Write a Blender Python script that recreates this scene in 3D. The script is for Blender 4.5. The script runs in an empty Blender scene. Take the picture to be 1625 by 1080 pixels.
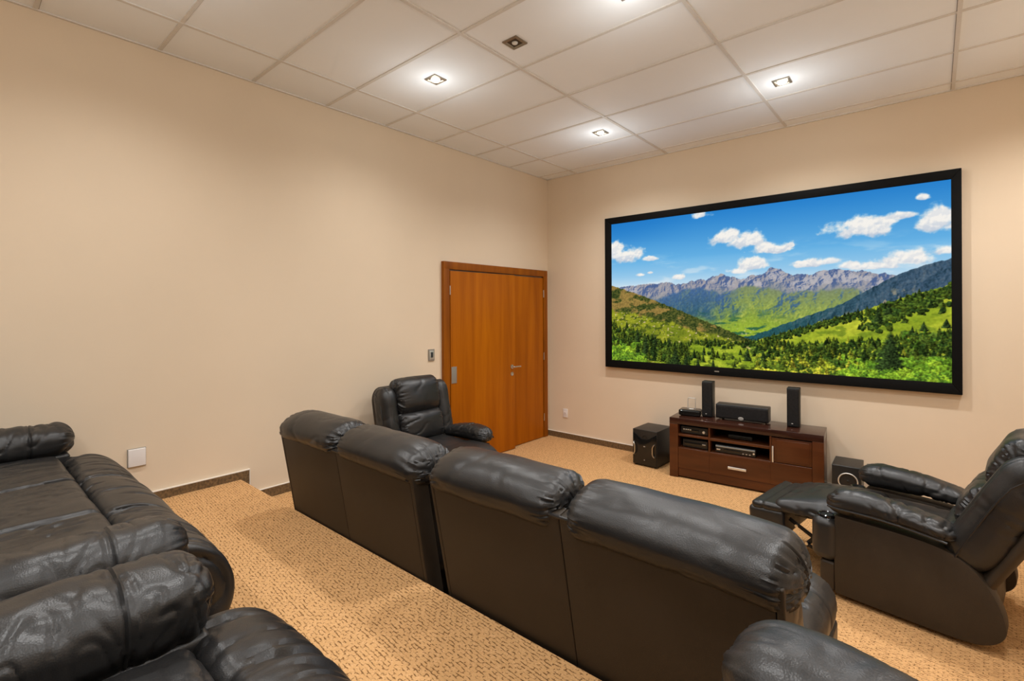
import bpy, bmesh, math, random
import numpy as np
from mathutils import Matrix, Vector

random.seed(4)
SC = bpy.context.scene
COL = SC.collection
R = math.radians
PI = math.pi

# ------------------------------------------------------------------ noise
_rng = np.random.RandomState(11)
_perm = _rng.permutation(256)
_perm = np.concatenate([_perm, _perm, _perm])
_grad = _rng.normal(size=(256, 3))
_grad /= np.linalg.norm(_grad, axis=1)[:, None]


def perlin(P):
    P = np.asarray(P, float)
    I = np.floor(P).astype(int)
    F = P - I
    I &= 255
    U = F * F * F * (F * (F * 6 - 15) + 10)
    out = np.zeros(len(P))
    for dx in (0, 1):
        for dy in (0, 1):
            for dz in (0, 1):
                h = _perm[_perm[_perm[(I[:, 0] + dx) & 255] + ((I[:, 1] + dy) & 255)] + ((I[:, 2] + dz) & 255)]
                g = _grad[h]
                d = (g[:, 0] * (F[:, 0] - dx) + g[:, 1] * (F[:, 1] - dy) + g[:, 2] * (F[:, 2] - dz))
                w = ((U[:, 0] if dx else 1 - U[:, 0]) * (U[:, 1] if dy else 1 - U[:, 1])
                     * (U[:, 2] if dz else 1 - U[:, 2]))
                out += w * d
    return out * 1.5


def fbm(P, oct=4, gain=.5):
    P = np.asarray(P, float)
    s = np.zeros(len(P)); a = 1.0
    for k in range(oct):
        s += a * perlin(P * 2 ** k + 17.3 * k)
        a *= gain
    return s


def p3(x, y, z=0.0):
    x = np.asarray(x, float)
    return np.stack([x, np.broadcast_to(y, x.shape), np.broadcast_to(z, x.shape)], -1)


# ------------------------------------------------------------------ mesh builder
class MB:
    def __init__(self):
        self.v = []; self.f = []; self.n = 0

    def add(self, V, F, M=None):
        V = np.asarray(V, float)
        if M is not None:
            M = np.array(M)
            V = V @ M[:3, :3].T + M[:3, 3]
        self.v.append(V)
        n = self.n
        self.f.extend([tuple(i + n for i in f) for f in F])
        self.n += len(V)
        return self

    def box(self, c, s, M=None):
        x, y, z = [q / 2 for q in s]
        V = np.array([(-x, -y, -z), (x, -y, -z), (x, y, -z), (-x, y, -z), (-x, -y, z), (x, -y, z), (x, y, z), (-x, y, z)]) + np.array(c)
        F = [(0, 3, 2, 1), (4, 5, 6, 7), (0, 1, 5, 4), (1, 2, 6, 5), (2, 3, 7, 6), (3, 0, 4, 7)]
        return self.add(V, F, M)

    def rbox(self, c, s, r=.004, seg=2, M=None):
        V, F, _, _ = cube_grid([q / 2 for q in s], r, (1, 1, 1), seg)
        return self.add(V + np.array(c), F, M)

    def cushion(self, c, half, r, n=(20, 20, 10), seg=6, bulge=(0, 0, 0), fn=None, M=None):
        V, F, N, S = cube_grid(half, r, n, seg)
        for a in range(3):
            if bulge[a]:
                b, d = [(1, 2), (0, 2), (0, 1)][a]
                V[:, a] += bulge[a] * np.clip(S[:, a], -1, 1) * (1 - S[:, b] ** 2) * (1 - S[:, d] ** 2)
        if fn is not None:
            V = fn(V, N, S)
        return self.add(V + np.array(c), F, M)

    def cyl(self, p0, p1, r0, r1=None, n=20, caps=True):
        r1 = r0 if r1 is None else r1
        p0 = Vector(p0); p1 = Vector(p1)
        ax = (p1 - p0).normalized()
        t = Vector((1, 0, 0)) if abs(ax.x) < .9 else Vector((0, 1, 0))
        a = ax.cross(t).normalized(); b = ax.cross(a)
        V = []
        for p, r in ((p0, r0), (p1, r1)):
            for i in range(n):
                th = 2 * PI * i / n
                V.append(p + a * (r * math.cos(th)) + b * (r * math.sin(th)))
        F = [(i, (i + 1) % n, n + (i + 1) % n, n + i) for i in range(n)]
        if caps:
            F += [tuple(range(n - 1, -1, -1)), tuple(range(n, 2 * n))]
        return self.add(np.array([tuple(q) for q in V]), F)

    def tube(self, pts, r, n=10):
        pts = [Vector(p) for p in pts]
        V = []; F = []
        up = None
        for i, p in enumerate(pts):
            d = (pts[min(i + 1, len(pts) - 1)] - pts[max(i - 1, 0)]).normalized()
            if up is None:
                t = Vector((0, 0, 1)) if abs(d.z) < .9 else Vector((1, 0, 0))
                up = (t - d * t.dot(d)).normalized()
            else:
                up = (up - d * up.dot(d)).normalized()
            b = d.cross(up)
            for k in range(n):
                th = 2 * PI * k / n
                V.append(tuple(p + up * (r * math.cos(th)) + b * (r * math.sin(th))))
        for i in range(len(pts) - 1):
            for k in range(n):
                F.append((i * n + k, i * n + (k + 1) % n, (i + 1) * n + (k + 1) % n, (i + 1) * n + k))
        F.append(tuple(range(n - 1, -1, -1)))
        m = (len(pts) - 1) * n
        F.append(tuple(range(m, m + n)))
        return self.add(np.array(V), F)

    def lathe(self, prof, n=32, M=None, close=False):
        V = []; F = []
        for r, z in prof:
            for k in range(n):
                th = 2 * PI * k / n
                V.append((r * math.cos(th), r * math.sin(th), z))
        m = len(prof)
        rng = range(m) if close else range(m - 1)
        for i in rng:
            j = (i + 1) % m
            for k in range(n):
                F.append((i * n + k, i * n + (k + 1) % n, j * n + (k + 1) % n, j * n + k))
        return self.add(np.array(V), F, M)

    def prism(self, poly, y0, y1, M=None):
        """poly in (x,z), extruded along y"""
        n = len(poly)
        V = [(x, y0, z) for x, z in poly] + [(x, y1, z) for x, z in poly]
        F = [(i, (i + 1) % n, n + (i + 1) % n, n + i) for i in range(n)]
        F += [tuple(range(n - 1, -1, -1)), tuple(range(n, 2 * n))]
        return self.add(np.array(V, float), F, M)

    def build(self, name, mat, parent=None, smooth=True, angle=42, bevel=0):
        me = bpy.data.meshes.new(name)
        V = np.concatenate(self.v) if self.v else np.zeros((0, 3))
        me.from_pydata(V.tolist(), [], self.f)
        bm = bmesh.new(); bm.from_mesh(me)
        bmesh.ops.recalc_face_normals(bm, faces=bm.faces)
        if bevel:
            es = [e for e in bm.edges if len(e.link_faces) == 2 and e.calc_face_angle(0) > R(40)]
            bmesh.ops.bevel(bm, geom=es, offset=bevel, segments=2, profile=.6, affect='EDGES', clamp_overlap=True)
        bm.to_mesh(me); bm.free()
        if smooth:
            me.shade_smooth()
            me.set_sharp_from_angle(angle=R(angle))
        me.materials.append(mat)
        o = bpy.data.objects.new(name, me)
        COL.objects.link(o)
        if parent is not None:
            o.parent = parent
        return o


def _axis(h, r, n, seg):
    r = min(r, h * .999)
    inner = np.linspace(-(h - r), h - r, n + 1)
    e = r * np.tan(np.linspace(0, PI / 4, seg + 1))[1:]
    return np.concatenate([-(h - r + e)[::-1], inner, h - r + e])


def cube_grid(half, r, n, seg):
    half = np.array(half, float)
    r = np.broadcast_to(np.array(r, float), (3,)).copy()
    r = np.minimum(r, half * .999)
    ax = [_axis(half[a], r[a], n[a], seg) for a in range(3)]
    Vs = []; quads = []; base = 0
    for a in range(3):
        b, d = [(1, 2), (2, 0), (0, 1)][a]
        B, D = np.meshgrid(ax[b], ax[d], indexing='ij')
        nb, nd = B.shape
        idx = np.arange(nb * nd).reshape(nb, nd)
        q = np.stack([idx[:-1, :-1], idx[1:, :-1], idx[1:, 1:], idx[:-1, 1:]], -1).reshape(-1, 4)
        for s in (1, -1):
            P = np.zeros((nb * nd, 3))
            P[:, a] = s * half[a]; P[:, b] = B.ravel(); P[:, d] = D.ravel()
            Vs.append(P)
            quads.append((q if s > 0 else q[:, ::-1]) + base)
            base += nb * nd
    P = np.concatenate(Vs); Q = np.concatenate(quads)
    key = np.round(P * 1e6).astype(np.int64)
    _, first, inv = np.unique(key, axis=0, return_index=True, return_inverse=True)
    inv = np.asarray(inv).ravel()
    P = P[first]; Q = inv[Q]
    core = np.clip(P, -(half - r), half - r)
    d = (P - core) / r
    d /= np.linalg.norm(d, axis=1)[:, None]
    V = core + d * r
    N = d / r
    N /= np.linalg.norm(N, axis=1)[:, None]
    return V, [tuple(q) for q in Q.tolist()], N, V / half


# ------------------------------------------------------------------ leather shaping functions
def folds(seed, scale=6., amp=.006, stretch=(1, 1, 1), sharp=7., puff=.004, pscale=4.):
    st = np.array(stretch, float)

    def fn(V, N, S):
        q = V * scale / st + seed * 7.31
        w = perlin(q * .6 + 3.1)[:, None] * .5
        n = perlin(q + w)
        d = -amp * np.clip(1 - np.abs(n) * sharp, 0, 1) ** 1.5
        m = np.clip(perlin(V * pscale + seed * 3.7) * 2 + .55, 0, 1)
        d = d * m + puff * perlin(V * pscale * 1.3 + seed)
        return V + N * d[:, None]
    return fn


def pleats(axis, k=16, amp=.006, reach=.09, seed=0, ends=(-1, 1)):
    """gathered creases that fan in from the ends of a roll lying along `axis`"""
    b, c = [(1, 2), (0, 2), (0, 1)][axis]

    def fn(V, N, S):
        h = np.abs(V[:, axis]).max()
        th = np.arctan2(S[:, c], S[:, b])
        n = perlin(p3(th * k / 3.0 + seed * 5.1, V[:, axis] * 5, seed * 1.7))
        d = np.zeros(len(V))
        for e in ends:
            dist = h - e * V[:, axis]
            d += -amp * np.clip(1 - np.abs(n) * 3.2, 0, 1) * np.exp(-(np.clip(dist - .02, 0, None) / reach) ** 2)
        return V + N * d[:, None]
    return fn


def groove(axis, at, w=.007, depth=.007):
    def fn(V, N, S):
        d = np.zeros(len(V))
        for a in np.atleast_1d(at):
            d -= depth * np.exp(-((V[:, axis] - a) / w) ** 2)
        return V + N * d[:, None]
    return fn


def chain(*fs):
    def fn(V, N, S):
        for f in fs:
            V = f(V, N, S)
        return V
    return fn


def bend(a, rad, phi, L):
    """bends a flat pad lying along x downward: straight a, arc, straight"""
    phi = R(phi)

    def fn(V, N, S):
        s = V[:, 0] + L / 2; z = V[:, 2]
        ang = np.clip((s - a) / rad, 0, phi)
        x = np.minimum(s, a) + rad * np.sin(ang)
        zz = -rad * (1 - np.cos(ang))
        rest = np.clip(s - a - rad * phi, 0, None)
        x = x + rest * np.cos(phi); zz = zz - rest * np.sin(phi)
        o = V.copy()
        o[:, 0] = x + z * np.sin(ang); o[:, 2] = zz + z * np.cos(ang)
        return o
    return fn


# ------------------------------------------------------------------ materials
def nt(name):
    m = bpy.data.materials.new(name); m.use_nodes = True
    t = m.node_tree; t.nodes.clear()
    out = t.nodes.new('ShaderNodeOutputMaterial')
    b = t.nodes.new('ShaderNodeBsdfPrincipled')
    t.links.new(b.outputs[0], out.inputs[0])
    return m, t, b


def nd(t, typ, **kw):
    n = t.nodes.new(typ)
    for k, v in kw.items():
        if k in n.inputs.keys():
            n.inputs[k].default_value = v
        else:
            setattr(n, k, v)
    return n


def coords(t, scale=(1, 1, 1), rot=(0, 0, 0)):
    tc = t.nodes.new('ShaderNodeTexCoord')
    mp = nd(t, 'ShaderNodeMapping')
    mp.inputs['Scale'].default_value = scale
    mp.inputs['Rotation'].default_value = rot
    t.links.new(tc.outputs['Object'], mp.inputs[0])
    return mp.outputs[0]


def ramp(t, fac, stops):
    r = t.nodes.new('ShaderNodeValToRGB')
    e = r.color_ramp.elements
    e[0].position, e[0].color = stops[0][0], (*stops[0][1], 1)
    e[1].position, e[1].color = stops[-1][0], (*stops[-1][1], 1)
    for p, c in stops[1:-1]:
        q = e.new(p); q.color = (*c, 1)
    t.links.new(fac, r.inputs[0])
    return r.outputs[0]


def bump(t, b, h, strength, dist, prev=None):
    n = nd(t, 'ShaderNodeBump', Strength=strength, Distance=dist)
    t.links.new(h, n.inputs['Height'])
    if prev is not None:
        t.links.new(prev, n.inputs['Normal'])
    t.links.new(n.outputs[0], b.inputs['Normal'])
    return n.outputs[0]


def srgb(r, g, b):
    f = lambda c: (c / 255 / 12.92) if c / 255 <= .04045 else ((c / 255 + .055) / 1.055) ** 2.4
    return (f(r), f(g), f(b))


def plain(name, col, rough=.5, metal=0., spec=.5, noise=0.):
    m, t, b = nt(name)
    b.inputs['Roughness'].default_value = rough
    b.inputs['Metallic'].default_value = metal
    b.inputs['Specular IOR Level'].default_value = spec
    n = nd(t, 'ShaderNodeTexNoise', Scale=60., Detail=3.)
    t.links.new(coords(t), n.inputs['Vector'])
    k = noise
    t.links.new(ramp(t, n.outputs[0], [(.3, tuple(c * (1 - k) for c in col)), (.7, tuple(min(1, c * (1 + k)) for c in col))]), b.inputs['Base Color'])
    return m


def leather(name, col, rough, fold=.35, spec=.5):
    m, t, b = nt(name)
    v = coords(t)
    b.inputs['Specular IOR Level'].default_value = spec
    n0 = nd(t, 'ShaderNodeTexNoise', Scale=5., Detail=3.)
    t.links.new(v, n0.inputs['Vector'])
    t.links.new(ramp(t, n0.outputs[0], [(.3, tuple(c * .85 for c in col)), (.75, tuple(c * 1.25 for c in col))]), b.inputs['Base Color'])
    mr = nd(t, 'ShaderNodeMapRange')
    mr.inputs['To Min'].default_value = rough - .06; mr.inputs['To Max'].default_value = rough + .1
    t.links.new(n0.outputs[0], mr.inputs[0]); t.links.new(mr.outputs[0], b.inputs['Roughness'])
    # soft wandering creases, then the pebbled grain
    n1 = nd(t, 'ShaderNodeTexNoise', Scale=6., Detail=2., Roughness=.45, Distortion=.6)
    t.links.new(coords(t, (1, 1, 1), (0, 0, .6)), n1.inputs['Vector'])
    a = bump(t, b, n1.outputs[0], fold, .012)
    vo = nd(t, 'ShaderNodeTexVoronoi', Scale=260.)
    t.links.new(v, vo.inputs['Vector'])
    bump(t, b, vo.outputs['Distance'], .18, .0015, a)
    return m


def wood(name, c0, c1, c2, scale, rough, stretch, spec=.4):
    m, t, b = nt(name)
    v = coords(t, stretch)
    n = nd(t, 'ShaderNodeTexNoise', Scale=scale, Detail=5., Roughness=.6, Distortion=.3)
    t.links.new(v, n.inputs['Vector'])
    t.links.new(ramp(t, n.outputs[0], [(.28, c0), (.5, c1), (.72, c2)]), b.inputs['Base Color'])
    b.inputs['Roughness'].default_value = rough
    b.inputs['Specular IOR Level'].default_value = spec
    f = nd(t, 'ShaderNodeTexNoise', Scale=scale * 8, Detail=3.)
    t.links.new(v, f.inputs['Vector'])
    bump(t, b, f.outputs[0], .06, .002)
    return m


def wall_paint(name, col):
    m, t, b = nt(name)
    n = nd(t, 'ShaderNodeTexNoise', Scale=1.2, Detail=4.)
    t.links.new(coords(t), n.inputs['Vector'])
    t.links.new(ramp(t, n.outputs[0], [(.3, tuple(c * .975 for c in col)), (.7, tuple(c * 1.02 for c in col))]), b.inputs['Base Color'])
    b.inputs['Roughness'].default_value = .75
    b.inputs['Specular IOR Level'].default_value = .25
    f = nd(t, 'ShaderNodeTexNoise', Scale=180., Detail=3.)
    t.links.new(coords(t), f.inputs['Vector'])
    bump(t, b, f.outputs[0], .12, .002)
    return m


def carpet(name, base, dark, light, gap=.82):
    m, t, b = nt(name)
    b.inputs['Roughness'].default_value = .95
    b.inputs['Specular IOR Level'].default_value = .1
    # rows of short woven loops lying at a slant; only some of the gaps between them show dark
    v0 = coords(t, (1, 1, 1), (0, 0, R(4)))
    warp = nd(t, 'ShaderNodeTexNoise', Scale=55., Detail=2.)
    t.links.new(v0, warp.inputs['Vector'])
    mx = nd(t, 'ShaderNodeMix', data_type='VECTOR')
    mx.inputs['Factor'].default_value = .012
    t.links.new(v0, mx.inputs[4]); t.links.new(warp.outputs['Color'], mx.inputs[5])
    br = nd(t, 'ShaderNodeTexBrick', Scale=1.)
    br.offset = .5
    br.inputs['Brick Width'].default_value = .034
    br.inputs['Row Height'].default_value = .0155
    br.inputs['Mortar Size'].default_value = .0032
    br.inputs['Mortar Smooth'].default_value = .6
    br.inputs['Bias'].default_value = 0.
    t.links.new(mx.outputs[1], br.inputs['Vector'])
    br.inputs['Color1'].default_value = (1, 1, 1, 1)
    br.inputs['Color2'].default_value = (.7, .7, .7, 1)
    br.inputs['Mortar'].default_value = (.85, .85, .85, 1)
    pick = nd(t, 'ShaderNodeTexNoise', Scale=75., Detail=1.)
    mp = nd(t, 'ShaderNodeMapping'); mp.inputs['Scale'].default_value = (.6, 1.5, 1)
    t.links.new(v0, mp.inputs[0]); t.links.new(mp.outputs[0], pick.inputs['Vector'])
    pr = nd(t, 'ShaderNodeMapRange'); pr.inputs['From Min'].default_value = .45; pr.inputs['From Max'].default_value = .60
    t.links.new(pick.outputs[0], pr.inputs[0])
    gm = nd(t, 'ShaderNodeMath', operation='MULTIPLY')
    t.links.new(br.outputs['Fac'], gm.inputs[0]); t.links.new(pr.outputs[0], gm.inputs[1])
    n = nd(t, 'ShaderNodeTexNoise', Scale=160., Detail=3.)
    t.links.new(coords(t), n.inputs['Vector'])
    big = nd(t, 'ShaderNodeTexNoise', Scale=1.6, Detail=3.)
    t.links.new(coords(t), big.inputs['Vector'])
    ad = nd(t, 'ShaderNodeMath', operation='MULTIPLY_ADD')
    t.links.new(n.outputs[0], ad.inputs[0]); ad.inputs[1].default_value = .45
    t.links.new(br.outputs['Color'], ad.inputs[2])
    ad2 = nd(t, 'ShaderNodeMath', operation='MULTIPLY_ADD')
    t.links.new(big.outputs[0], ad2.inputs[0]); ad2.inputs[1].default_value = .22
    t.links.new(ad.outputs[0], ad2.inputs[2])
    c = ramp(t, ad2.outputs[0], [(.72, tuple(.72 * q for q in base)), (1.0, base)])
    # keep the lit tips pale
    tip = nd(t, 'ShaderNodeMix', data_type='RGBA')
    tr = nd(t, 'ShaderNodeMapRange'); tr.inputs['From Min'].default_value = .5; tr.inputs['From Max'].default_value = .75
    t.links.new(n.outputs[0], tr.inputs[0]); t.links.new(tr.outputs[0], tip.inputs['Factor'])
    t.links.new(c, tip.inputs[6]); tip.inputs[7].default_value = (*light, 1)
    dk = nd(t, 'ShaderNodeMix', data_type='RGBA')
    gs = nd(t, 'ShaderNodeMath', operation='MULTIPLY'); gs.inputs[1].default_value = gap
    t.links.new(gm.outputs[0], gs.inputs[0]); t.links.new(gs.outputs[0], dk.inputs['Factor'])
    t.links.new(tip.outputs[2], dk.inputs[6]); dk.inputs[7].default_value = (*dark, 1)
    t.links.new(dk.outputs[2], b.inputs['Base Color'])
    hs = nd(t, 'ShaderNodeMath', operation='SUBTRACT')
    t.links.new(ad.outputs[0], hs.inputs[0]); t.links.new(gm.outputs[0], hs.inputs[1])
    bump(t, b, hs.outputs[0], .5, .006)
    return m


M = {}
M['wall'] = wall_paint('wall_paint', (.765, .63, .475))
M['ceiling'] = wall_paint('ceiling_tile', (.91, .92, .93))
M['tbar'] = plain('ceiling_grid_bar', (.72, .68, .63), .6, noise=.03)
M['gap'] = plain('ceiling_edge_shadow_gap', (.30, .25, .20), .8)
M['carpet'] = carpet('carpet_loops', (.63, .36, .155), (.13, .055, .016), (.76, .455, .225))
M['baseboard'] = plain('speckled_brown_skirting', (.150, .088, .036), .8, noise=.45)
M['white_edge'] = plain('white_sealant', (.78, .72, .64), .6)
M['leather'] = leather('black_leather', (.0150, .0145, .0145), .37, .40, .55)
M['leather_soft'] = leather('black_leather_cushion', (.0150, .0145, .0145), .36, .40, .50)
M['leatherette'] = leather('dark_leatherette', (.030, .021, .013), .52, .06, .4)
M['piping'] = plain('black_piping', (.012, .011, .011), .4)
M['black_metal'] = plain('black_metal', (.012, .012, .012), .4, .6)
M['steel'] = plain('brushed_steel', (.62, .62, .60), .3, 1.)
M['silver'] = plain('silver_paint', (.72, .72, .70), .35, .7)
M['lock_grey'] = plain('grey_lock_plate', (.36, .35, .33), .45, .6)
M['door'] = wood('door_veneer', (.27, .070, .0008), (.36, .098, .0012), (.45, .135, .002), 1.6, .42, (5, 5, .35), spec=.15)
M['door_frame'] = wood('door_frame_wood', (.20, .052, .0008), (.26, .072, .0012), (.33, .098, .002), 2., .45, (6, 6, .5), spec=.2)
M['cab'] = wood('dark_cherry_wood', (.054, .0155, .0045), (.078, .0228, .0065), (.104, .0315, .009), 2.2, .28, (.8, 4, 6))
M['cab_top'] = wood('polished_dark_cherry_top', (.028, .010, .0065), (.04, .0145, .009), (.055, .019, .011), 2.2, .14, (.8, 5, 4))
M['cab_in'] = plain('cabinet_inside', (.012, .0055, .003), .6)
M['black_plastic'] = plain('black_plastic', (.013, .013, .013), .35)
M['black_gloss'] = plain('black_gloss', (.008, .008, .008), .12)
M['black_vinyl'] = plain('black_vinyl', (.016, .0145, .013), .45, noise=.15)
M['cloth'] = plain('speaker_cloth', (.011, .010, .010), .85, spec=.3, noise=.3)
M['side_lit'] = plain('grey_lit_side', (.085, .075, .05), .4)
M['cone'] = plain('cone_black', (.004, .004, .004), .5)
M['white_plastic'] = plain('white_plastic', (.80, .76, .74), .35)
M['grey_plastic'] = plain('grey_plastic', (.27, .24, .20), .4)
M['dark_plastic'] = plain('dark_rocker', (.035, .04, .045), .35)
M['screen_frame'] = plain('black_velvet_frame', (.0035, .0035, .0035), .6, spec=.12)
M['fixture'] = plain('fixture_metal', (.30, .26, .20), .35, .8)
M['fixture_dark'] = plain('fixture_inner', (.07, .05, .03), .5, .5)
M['bulb_off'] = plain('bulb_glass', (.75, .72, .66), .2)
M['display'] = plain('display_blue_grey', (.30, .36, .42), .2, .5)


def emis(name, col, s):
    m = bpy.data.materials.new(name); m.use_nodes = True
    t = m.node_tree; t.nodes.clear()
    o = t.nodes.new('ShaderNodeOutputMaterial'); e = t.nodes.new('ShaderNodeEmission')
    e.inputs[0].default_value = (*col, 1); e.inputs[1].default_value = s
    t.links.new(e.outputs[0], o.inputs[0])
    return m


M['bulb_on'] = emis('lit_bulb', (1, .93, .82), 14.)


# ------------------------------------------------------------------ tagging
def tag(o, label=None, cat=None, group=None, kind=None):
    if label: o['label'] = label
    if cat: o['category'] = cat
    if group: o['group'] = group
    if kind: o['kind'] = kind
    return o


def thing(name, loc, rz=0., label=None, cat=None, group=None, kind=None):
    o = bpy.data.objects.new(name, None); COL.objects.link(o)
    o.location = loc; o.rotation_euler = (0, 0, rz); o.empty_display_size = .1
    return tag(o, label, cat, group, kind)


# ------------------------------------------------------------------ room shell
H = 3.591; XR = 5.3; YB = -7.6
PZ = .441; PY = -4.04                 # seating platform: height and front edge
SZ = .24; SX = .85; SY = -3.62        # small step beside the left wall


def struct(name, mb, mat, label=None, **kw):
    o = mb.build(name, mat, None, **kw)
    return tag(o, label, None, None, 'structure')


struct('wall_left', MB().box((-.06, YB / 2, H / 2), (.12, -YB, H)), M['wall'], smooth=False)
struct('wall_front', MB().box((XR / 2, .06, H / 2), (XR + .24, .12, H)), M['wall'], smooth=False)
struct('wall_right', MB().box((XR + .06, YB / 2, H / 2), (.12, -YB, H)), M['wall'], smooth=False)
struct('wall_back', MB().box((XR / 2, YB - .06, H / 2), (XR + .24, .12, H)), M['wall'], smooth=False)
struct('floor', MB().box((XR / 2, YB / 2, -.05), (XR, -YB, .1)), M['carpet'], smooth=False)
struct('ceiling', MB().box((XR / 2, YB / 2, H + .05), (XR + .24, -YB + .24, .1)), M['ceiling'], smooth=False)
struct('floor_platform', MB().rbox((XR / 2, (YB + PY) / 2, PZ / 2), (XR, PY - YB, PZ), .012, 3), M['carpet'],
       'carpeted raised platform under the back row of seats')
struct('floor_step', MB().rbox((SX / 2, (PY + SY) / 2, SZ / 2), (SX, SY - PY, SZ), .012, 3), M['carpet'],
       'carpeted low step beside the left wall')

# ceiling grid of thin bars, with dark strips painted as shadow gaps beside them
GX0, GY0 = .504, -3.316
mb = MB()
x = GX0
while x < XR:
    mb.box((x, YB / 2, H - .003), (.024, -YB, .010)); x += 1.25
y = GY0 - 6 * .625
while y < -.05:
    if y > YB:
        mb.box((XR / 2, y, H - .0025), (XR, .024, .007))
    y += .625
struct('trim_1', mb, M['tbar'], 'ceiling grid bars', smooth=False)
mb = MB()
x = GX0
while x < XR:
    mb.box((x - .0135, YB / 2, H - .001), (.003, -YB, .004)); x += 1.25
y = GY0 - 6 * .625
while y < -.05:
    if y > YB:
        mb.box((XR / 2, y + .0135, H - .0005), (XR, .003, .003))
    y += .625

struct('trim_2', mb, M['gap'], 'dark shadow-gap strips along the ceiling grid', smooth=False)
mb = MB()
mb.box((.010, YB / 2, H - .004), (.020, -YB, .012)); mb.box((XR / 2, -.010, H - .004), (XR, .020, .012))
mb.box((XR - .007, YB / 2, H - .012), (.014, -YB, .02))
struct('trim_3', mb, M['tbar'], 'wall angle bar around the ceiling', smooth=False)

BH = .074
struct('baseboard_front', MB().box((XR / 2, -.009, BH / 2), (XR, .018, BH)), M['baseboard'], smooth=False)
struct('baseboard_left', MB().box((.009, (SY - 2.0) / 2, BH / 2), (.018, -2.0 - SY, BH)), M['baseboard'], smooth=False)
struct('baseboard_left_step', MB().box((.009, (SY + PY) / 2, SZ + BH / 2), (.018, SY - PY, BH)), M['baseboard'], smooth=False)
struct('baseboard_left_platform', MB().box((.010, (YB - 3.985) / 2, PZ - .01), (.020, -3.985 - YB, .14)), M['baseboard'], smooth=False)
mb = MB()
mb.box((XR / 2, -.0085, BH + .002), (XR, .017, .004))
mb.box((.0085, (SY - 2.0) / 2, BH + .002), (.017, -2.0 - SY, .004))
mb.box((.0085, (SY - 3.98) / 2, SZ + BH + .002), (.017, SY + 3.98, .004))
mb.box((.0105, (YB - 3.978) / 2, PZ + .0625), (.021, -3.978 - YB, .005))
mb.box((.0105, -3.981, PZ - .01), (.021, .007, .145))
struct('trim_4', mb, M['white_edge'], 'pale sealant line over the skirting', smooth=False)

# ------------------------------------------------------------------ door (left wall)
dr = thing('door_1', (0, -1.0135, 0), 0, 'double orange wood veneer door in the left wall', None, None, 'structure')
DY0, DY1 = -1.967, -.062
DH = 2.30
yc = -1.0135
fr = MB()
fw = .085
fr.box((.022, DY0 + fw / 2 - yc, DH / 2), (.044, fw, DH))
fr.box((.022, DY1 - fw / 2 - yc, DH / 2), (.044, fw, DH))
fr.box((.022, 0, DH - fw / 2), (.0445, DY1 - DY0 - .001, fw))
fr.build('door_frame', M['door_frame'], dr, bevel=.004)
MB().box((.004, 0, (DH - fw) / 2), (.006, DY1 - DY0 - 2 * fw, DH - fw)).build('rebate', M['gap'], dr, smooth=False)
LT = DH - fw - .022
Y0 = DY0 + fw + .012; Y1 = DY1 - fw - .008; YJ = -.835
hinge = Matrix.Translation((.010, Y0 - yc, 0)) @ Matrix.Rotation(R(-3.3), 4, 'Z')
lf = MB().rbox((.017, (YJ - Y0) / 2, LT / 2 + .006), (.034, YJ - Y0, LT - .004), .003, 2, hinge)
lo = lf.build('door_leaf', M['door'], dr)
lf = MB().rbox((.022, (YJ + Y1) / 2 - yc, LT / 2 + .006), (.028, Y1 - YJ - .006, LT - .004), .003, 2)
lf.build('door_leaf', M['door'], dr)
# lever handle and keyhole rose on the wide leaf
hy = YJ - Y0 - .055
hd = MB()
hp = hinge @ Matrix.Translation((.034, hy, 1.045))
Mx = hp @ Matrix.Rotation(R(90), 4, 'Y')
hd.lathe([(.0, .0), (.026, .0), (.026, .007), (.012, .009), (.010, .045), (.0, .047)], 24, Mx)
pts = [hp @ Vector(q) for q in ((.040, -.012, 0), (.046, .0, 0), (.047, .04, 0), (.047, .08, 0), (.045, .115, -.002))]
hd.tube([tuple(p) for p in pts], .009, 12)
tag(hd.build('door_handle', M['steel'], lo), 'steel lever handle')
ks = MB().lathe([(.0, .0), (.025, .0), (.025, .006), (.011, .008), (.011, .004), (.0, .004)], 24, hinge @ Matrix.Translation((.034, hy, .955)) @ Matrix.Rotation(R(90), 4, 'Y'))
tag(ks.build('keyhole_rose', M['steel'], lo), 'round steel keyhole rose')
kp = MB().rbox((.037, .045, 1.03), (.006, .075, .185), .002, 2, hinge)
tag(kp.build('lock_plate', M['lock_grey'], lo), 'grey metal plate')
for z in (.28, 1.12, 1.98):
    h = MB().cyl((.043, Y1 + .006 - yc, z - .05), (.043, Y1 + .006 - yc, z + .05), .006, n=10)
    h.build('hinge', M['steel'], dr)
h = MB().cyl((.046, Y0 - .008 - yc, 1.93), (.046, Y0 - .008 - yc, 2.03), .006, n=10)
h.build('hinge', M['steel'], dr)

# ------------------------------------------------------------------ wall plates
t = thing('light_switch', (0, -2.117, 1.274), 0, 'small grey light switch plate with dark rocker beside the wooden door', 'switch')
MB().rbox((.006, 0, 0), (.012, .082, .125), .003, 2).build('plate', M['grey_plastic'], t)
MB().rbox((.012, 0, 0), (.006, .056, .092), .002, 2).build('bezel', M['silver'], t)
tag(MB().rbox((.016, 0, .002), (.008, .030, .058), .002, 2).build('rocker', M['dark_plastic'], t), 'dark rocker')
t = thing('wall_plate', (0, -4.703, .762), 0, 'blank square white wall plate above the platform skirting', 'wall plate')
MB().rbox((.009, 0, 0), (.018, .098, .118), .004, 2).build('cover', M['white_plastic'], t)
MB().rbox((.003, 0, 0), (.006, .105, .125), .002, 2).build('back_box', M['grey_plastic'], t)


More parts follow.
